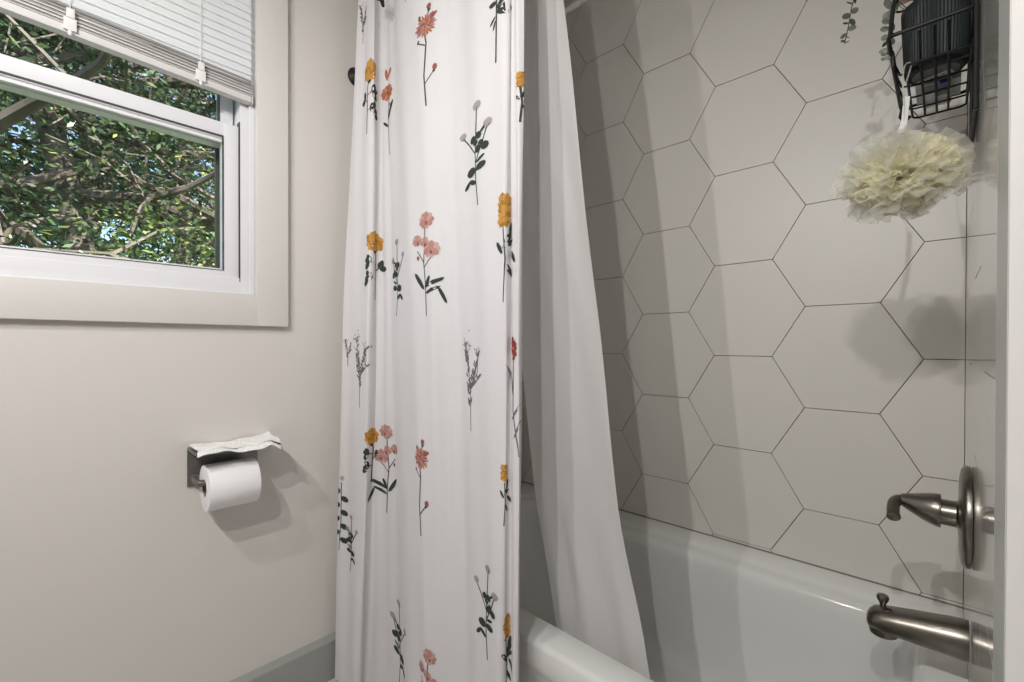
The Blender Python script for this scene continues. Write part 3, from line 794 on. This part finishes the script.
obj('basket_floor', bm, M_black, cad)
bm = bmesh.new()
box(bm, .965, 1.205, .061, .064, ZTR-.030, ZTR-.004, .001)
obj('side_strap', bm, M_black, cad)
ZF2 = H+.665
bm = bmesh.new()
tube(bm, rr3(.925, 1.20, YF+.004, .079, .018, ZF2+.05), .0030, 8, closed=True)
tube(bm, rr3(.94, 1.185, YF+.012, .073, .012, ZF2), .0020, 7, closed=True)
for yy in (-.004, .018, .045): tube(bm, [(.925, yy, ZF2+.05), (.942, yy, ZF2), (1.183, yy, ZF2), (1.198, yy, ZF2+.05)], .0018, 6)
for xx in (1.00, 1.06, 1.12): tube(bm, [(xx, YF+.011, ZF2+.05), (xx, YF+.012, ZF2), (xx, .073, ZF2), (xx, .078, ZF2+.05)], .0018, 6)
obj('upper_basket', bm, M_black, cad)
bm = bmesh.new()
for xx in (.89, 1.03): tube(bm, [(xx, YF+.004, ZF-.13), (xx, YF+.004, ZF2+.20), (.96, YF+.004, ZF2+.30)], .0030, 8)
tube(bm, [(.89, YF+.004, ZF-.13), (1.03, YF+.004, ZF-.13)], .0030, 8)
obj('back_frame', bm, M_black, cad)
bm = bmesh.new()
tube(bm, [(1.220, .063, ZTR), (1.220, .066, ZTR-.018), (1.222, .060, ZTR-.030), (1.222, .052, ZTR-.02)], .004, 8)
obj('side_hook', bm, M_black, cad); bm = bmesh.new()
tube(bm, catmull([(.93, .064, ZTR+.002), (.932, .06, ZTR+.05), (.935, .055, ZTR+.06), (.935, .05, ZTR+.10), (.940, .062, ZF2)], 4), .0030, 8)
obj('side_wire', bm, M_black, cad)

# planter with hanging eucalyptus
PC = Vector((1.045, .0125, ZF+.0025)); pr = .0405
pl = thing('potted_eucalyptus', PC, 'dark ribbed planter of trailing eucalyptus in the lower basket of the black caddy', 'potted plant')
bm = bmesh.new(); NR = 120; rings = []
for z, r, rib in ((0, pr-.010, 0), (.001, pr-.005, 0), (.006, pr-.001, 0), (.012, pr, .0), (.014, pr, .001), (.105, pr+.004, .001), (.108, pr+.004, 0), (.116, pr+.0045, 0), (.116, pr+.001, 0), (.10, pr, 0)):
    rings.append([bm.verts.new(PC + Vector(((r-(rib if k % 2 else 0))*cos(2*pi*k/NR), (r-(rib if k % 2 else 0))*sin(2*pi*k/NR), z))) for k in range(NR)])
for A, B in zip(rings, rings[1:]):
    for k in range(NR): bm.faces.new((A[k], A[(k+1) % NR], B[(k+1) % NR], B[k]))
obj('planter_wall', bm, M_pot, pl, smooth=False)
bm = bmesh.new(); lathe(bm, PC, (0, 0, 1), [(.0002, pr-.0105), (.003, pr-.0105)], 40); obj('planter_bottom', bm, M_potb, pl)
bm = bmesh.new(); lathe(bm, PC, (0, 0, 1), [(.098, pr-.001), (.102, pr-.006)], 40); obj('soil', bm, M_bark, pl)
bm = bmesh.new()
mt = Matrix.Translation(PC+Vector((.012, .0, -.0004))) @ Matrix.Rotation(radians(-18), 4, 'Z')
box(bm, -.008, .008, -.022, .022, -.0003, .0004, mtx=mt)
for k in range(12):
    yy = -.019+k*.0026; box(bm, -.006, .006, yy, yy+(.0007 if k % 3 else .0013), -.0006, .0002, 0, 1, mtx=mt)
box(bm, -.005, .005, .0135, .0195, -.0006, .0002, 0, 1, mtx=mt)
obj('sticker', bm, [M_stick, M_ink], pl)
def sprig(pts, n, size, mats_, rnd, skip=.35):
    P = catmull([tuple(p) for p in pts], 8); bm = bmesh.new()
    tube(bm, P, .0009, 5)
    for i in range(n):
        f = skip + (1-skip)*i/(n-1); q = Vector(P[min(len(P)-1, int(f*(len(P)-1)))])
        s = size*(1.15-.75*(f-skip)/(1-skip))*rnd.uniform(.8, 1.15)
        d = Vector((rnd.gauss(0, .8), (1 if i % 2 else -1)*1.0, rnd.gauss(-.2, .3))).normalized()
        nn = Vector((rnd.gauss(-.7, .3), rnd.gauss(-.5, .4), rnd.gauss(0, .5))).normalized(); a = (d - nn*d.dot(nn)).normalized(); b = nn.cross(a)
        c = bm.verts.new(q + a*s*1.0 + nn*s*.10); V = [bm.verts.new(q + a*(s+s*cos(2*pi*k/12)) + b*s*.85*sin(2*pi*k/12)) for k in range(12)]
        for k in range(12): bm.faces.new((c, V[k], V[(k+1) % 12]))
    o = obj('trailing_stem', bm, mats_, pl, smooth=False, norm=False); return o
top = PC + Vector((0, 0, .112)); er = random.Random(5)
sprig([top+Vector((-.02, .02, 0)), top+Vector((-.035, .05, .045)), (.905, .092, H+.60), (.905, .108, H+.555), (.905, .114, H+.518), (.905, .119, H+.492)], 17, .0085, M_eucd, er)
sprig([top+Vector((.02, .02, 0)), top+Vector((.01, .06, .06)), (1.0, .100, H+.665), (1.0, .098, H+.64), (1.0, .100, H+.615)], 10, .0085, M_eucd, er)
sprig([top+Vector((.0, .03, 0)), top+Vector((-.005, .055, .035)), (.98, .067, H+.565), (.98, .068, H+.53), (.98, .071, H+.50), (.98, .074, H+.480)], 18, .0082, M_euc, er)
sprig([top+Vector((.0, -.01, 0)), top+Vector((-.03, -.01, .045)), top+Vector((-.06, .0, .05)), top+Vector((-.075, .005, .02))], 12, .009, M_euc, er)

# bottles in the lower basket
bt = thing('white_bottle', (1.125, .005, ZF+.0025), 'frosted white squat bottle lying at the far end of the black caddy basket', 'bottle')
def rbox(x0, x1, y0, y1, z0, z1, b):
    bm = bmesh.new(); vs = [bm.verts.new((x, y, z)) for x in (x0, x1) for y in (y0, y1) for z in (z0, z1)]
    for f in ((0, 1, 3, 2), (4, 6, 7, 5), (0, 4, 5, 1), (2, 3, 7, 6), (0, 2, 6, 4), (1, 5, 7, 3)): bm.faces.new([vs[i] for i in f])
    bmesh.ops.bevel(bm, geom=bm.edges[:], offset=b, segments=4, affect='EDGES'); return bm
obj('bottle_body', rbox(1.102, 1.200, -.020, .040, ZF+.003, ZF+.060, .012), M_bottle, bt)
bm = bmesh.new(); lathe(bm, (1.133, .01, ZF+.059), (0, 0, 1), [(0, .013), (.012, .013), (.014, .010)], 24); obj('bottle_cap', bm, M_bottle, bt)
bm = bmesh.new(); box(bm, 1.12, 1.14, -.004, .012, ZF+.0018, ZF+.0032, .0003); obj('moulded_mark', bm, M_potb, bt)
rz = thing('blue_razor', (1.045, .0, ZF+.003), 'small blue plastic item lying behind the planter in the caddy', 'razor')
obj('razor_handle', rbox(1.0885, 1.0965, -.006, .007, ZF+.003, ZF+.014, .002), M_blue, rz)
obj('razor_head', rbox(1.0875, 1.0968, -.004, .008, ZF+.0025, ZF+.020, .002), M_blue, rz)
am = thing('amber_bottle', (1.045, -.018, ZF+.02), 'small amber bottle between the planter and the tile wall in the caddy', 'bottle')
obj('bottle_body', rbox(1.0880, 1.0970, -.0225, -.010, ZF+.0205, ZF+.06, .003), M_amber, am)
bm = bmesh.new(); lathe(bm, (1.0925, -.016, ZF+.0595), (0, 0, 1), [(0, .0042), (.012, .0042), (.013, .003)], 18); obj('bottle_cap', bm, M_stick, am)
pe = thing('peach_soap_box', (1.0, .03, ZF2+.003), 'peach soap box in the upper basket of the caddy', 'soap box')
obj('carton', rbox(1.01, 1.17, .024, .070, ZF2+.003, ZF2+.05, .003), M_peach, pe)
bm = bmesh.new(); box(bm, 1.03, 1.15, .0695, .0708, ZF2+.015, ZF2+.04, .0005); obj('carton_label', bm, M_stick, pe)

# ------------------------------------------------------------------ loofah
LC = Vector((.862, .046, H+.246))
lo = thing('bath_puff', LC, 'pale yellow mesh bath puff hanging from the corner of the black caddy', 'bath puff')
M_puff = cloth('yellow_mesh', (.96, .93, .78), .55, .42, rough=.6)
M_puff2 = cloth('pale_mesh', (.94, .94, .86), .55, .62, rough=.6)
def ruffles(n, R, rnd, rmin=.2):
    bm = bmesh.new()
    for _ in range(n):
        d = Vector((rnd.gauss(0, 1), rnd.gauss(0, 1), rnd.gauss(0, 1)*.75)).normalized()
        u = d.orthogonal().normalized(); th = rnd.random()*6.28; u = u*cos(th)+d.cross(u)*sin(th); v_ = d.cross(u)
        NA, NRR = 34, 8; span = rnd.uniform(1.0, 2.0); fr_ = rnd.uniform(5, 10); p0 = rnd.random()*6; RR_ = R*rnd.uniform(.78, 1.04); G = []
        for i in range(NA+1):
            a = (i/NA-.5)*span; row = []
            for j in range(NRR+1):
                f = rmin+(1-rmin)*j/NRR
                dirv = (d*cos(a)+u*sin(a))
                am_ = .11*f*f
                off = v_*(am_*sin(fr_*a*2.2+p0)+.10*sin(f*5+p0))
                row.append(bm.verts.new(LC + Vector(((dirv+off).x*RR_, (dirv+off).y*RR_*1.05, (dirv+off).z*RR_*.86))*f))
            G.append(row)
        for i in range(NA):
            for j in range(NRR): bm.faces.new((G[i][j], G[i+1][j], G[i+1][j+1], G[i][j+1]))
    # keep clear of the tile wall
    for vtx in bm.verts:
        if vtx.co.y < YF+.004: vtx.co.y = YF+.004+.002*(vtx.index % 3)
    return bm
obj('inner_ruffles', ruffles(95, .064, random.Random(3), .1), M_puff, lo, norm=False, split=False)
obj('outer_ruffles', ruffles(44, .079, random.Random(9), .5), M_puff2, lo, norm=False, split=False)
bm = bmesh.new()
hp = [LC+Vector((.0, .01, .04)), Vector((.905, .046, H+.335)), Vector((.93, .045, H+.365)), Vector((.95, .044, H+.395))]
def ribbon(bm, P, wd, th):
    P = [Vector(p) for p in P]; prev = None
    for i, p in enumerate(P):
        t = (P[min(i+1, len(P)-1)]-P[max(i-1, 0)]).normalized(); s_ = Vector((.3, -1, .0)); s_ = (s_-t*s_.dot(t)).normalized(); n_ = t.cross(s_)
        cur = [bm.verts.new(p+s_*a*wd+n_*b*th) for a, b in ((-1, -1), (1, -1), (1, 1), (-1, 1))]
        if prev:
            for k in range(4): bm.faces.new((prev[k], prev[(k+1) % 4], cur[(k+1) % 4], cur[k]))
        else: bm.faces.new(cur)
        prev = cur
    bm.faces.new(prev[::-1])
ribbon(bm, catmull([tuple(p) for p in hp], 6), .0038, .0004)
obj('hanging_tag', bm, M_stick, lo, norm=True)
bm = bmesh.new(); tube(bm, catmull([tuple(LC+Vector((0, .012, .03))), (.91, .046, H+.34), (.965, .050, H+.43), (.984, .048, ZF+.005), (.988, .041, ZF+.005), (.975, .046, H+.43)], 6), .0012, 6)
obj('hanging_cord', bm, M_puff2, lo)

# ------------------------------------------------------------------ lamps of the room (behind the camera)
vl = thing('vanity_light', (XB, .30, H+.84), 'vanity light bar with three lit opal globes on the wall behind the camera', 'wall lamp')
obj('lamp_bar', BX(XB, XB+.03, -.10, .70, H+.81, H+.87, .005), M_nick, vl)
for bx_, by_ in BULBS:
    bm = bmesh.new(); tube(bm, [(XB+.028, by_, H+.84), (bx_-.035, by_, H+.84)], .012, 14); obj('lamp_arm', bm, M_nick, vl)
    bm = bmesh.new(); lathe(bm, (bx_-.045, by_, H+.84), (1, 0, 0), [(0, .02), (.0, .028), (.025, .042), (.0235, .044), (-.002, .03), (-.002, .001)], 24, cap=False); obj('lamp_cup', bm, M_nick, vl)
cp = thing('ceiling_light', (.05, .35, CEIL), 'round flush ceiling light behind the camera', 'ceiling light')
bm = bmesh.new(); lathe(bm, (.05, .35, CEIL-.0005), (0, 0, -1), [(0, .15), (.035, .15), (.04, .145), (.04, .001)], 40); obj('ceiling_canopy', bm, M_nick, cp)
bm = bmesh.new(); lathe(bm, (.05, .35, CEIL-.04), (0, 0, -1), [(0, .135), (.012, .132), (.02, .11), (.024, .001)], 40); obj('diffuser', bm, M_gl, cp)
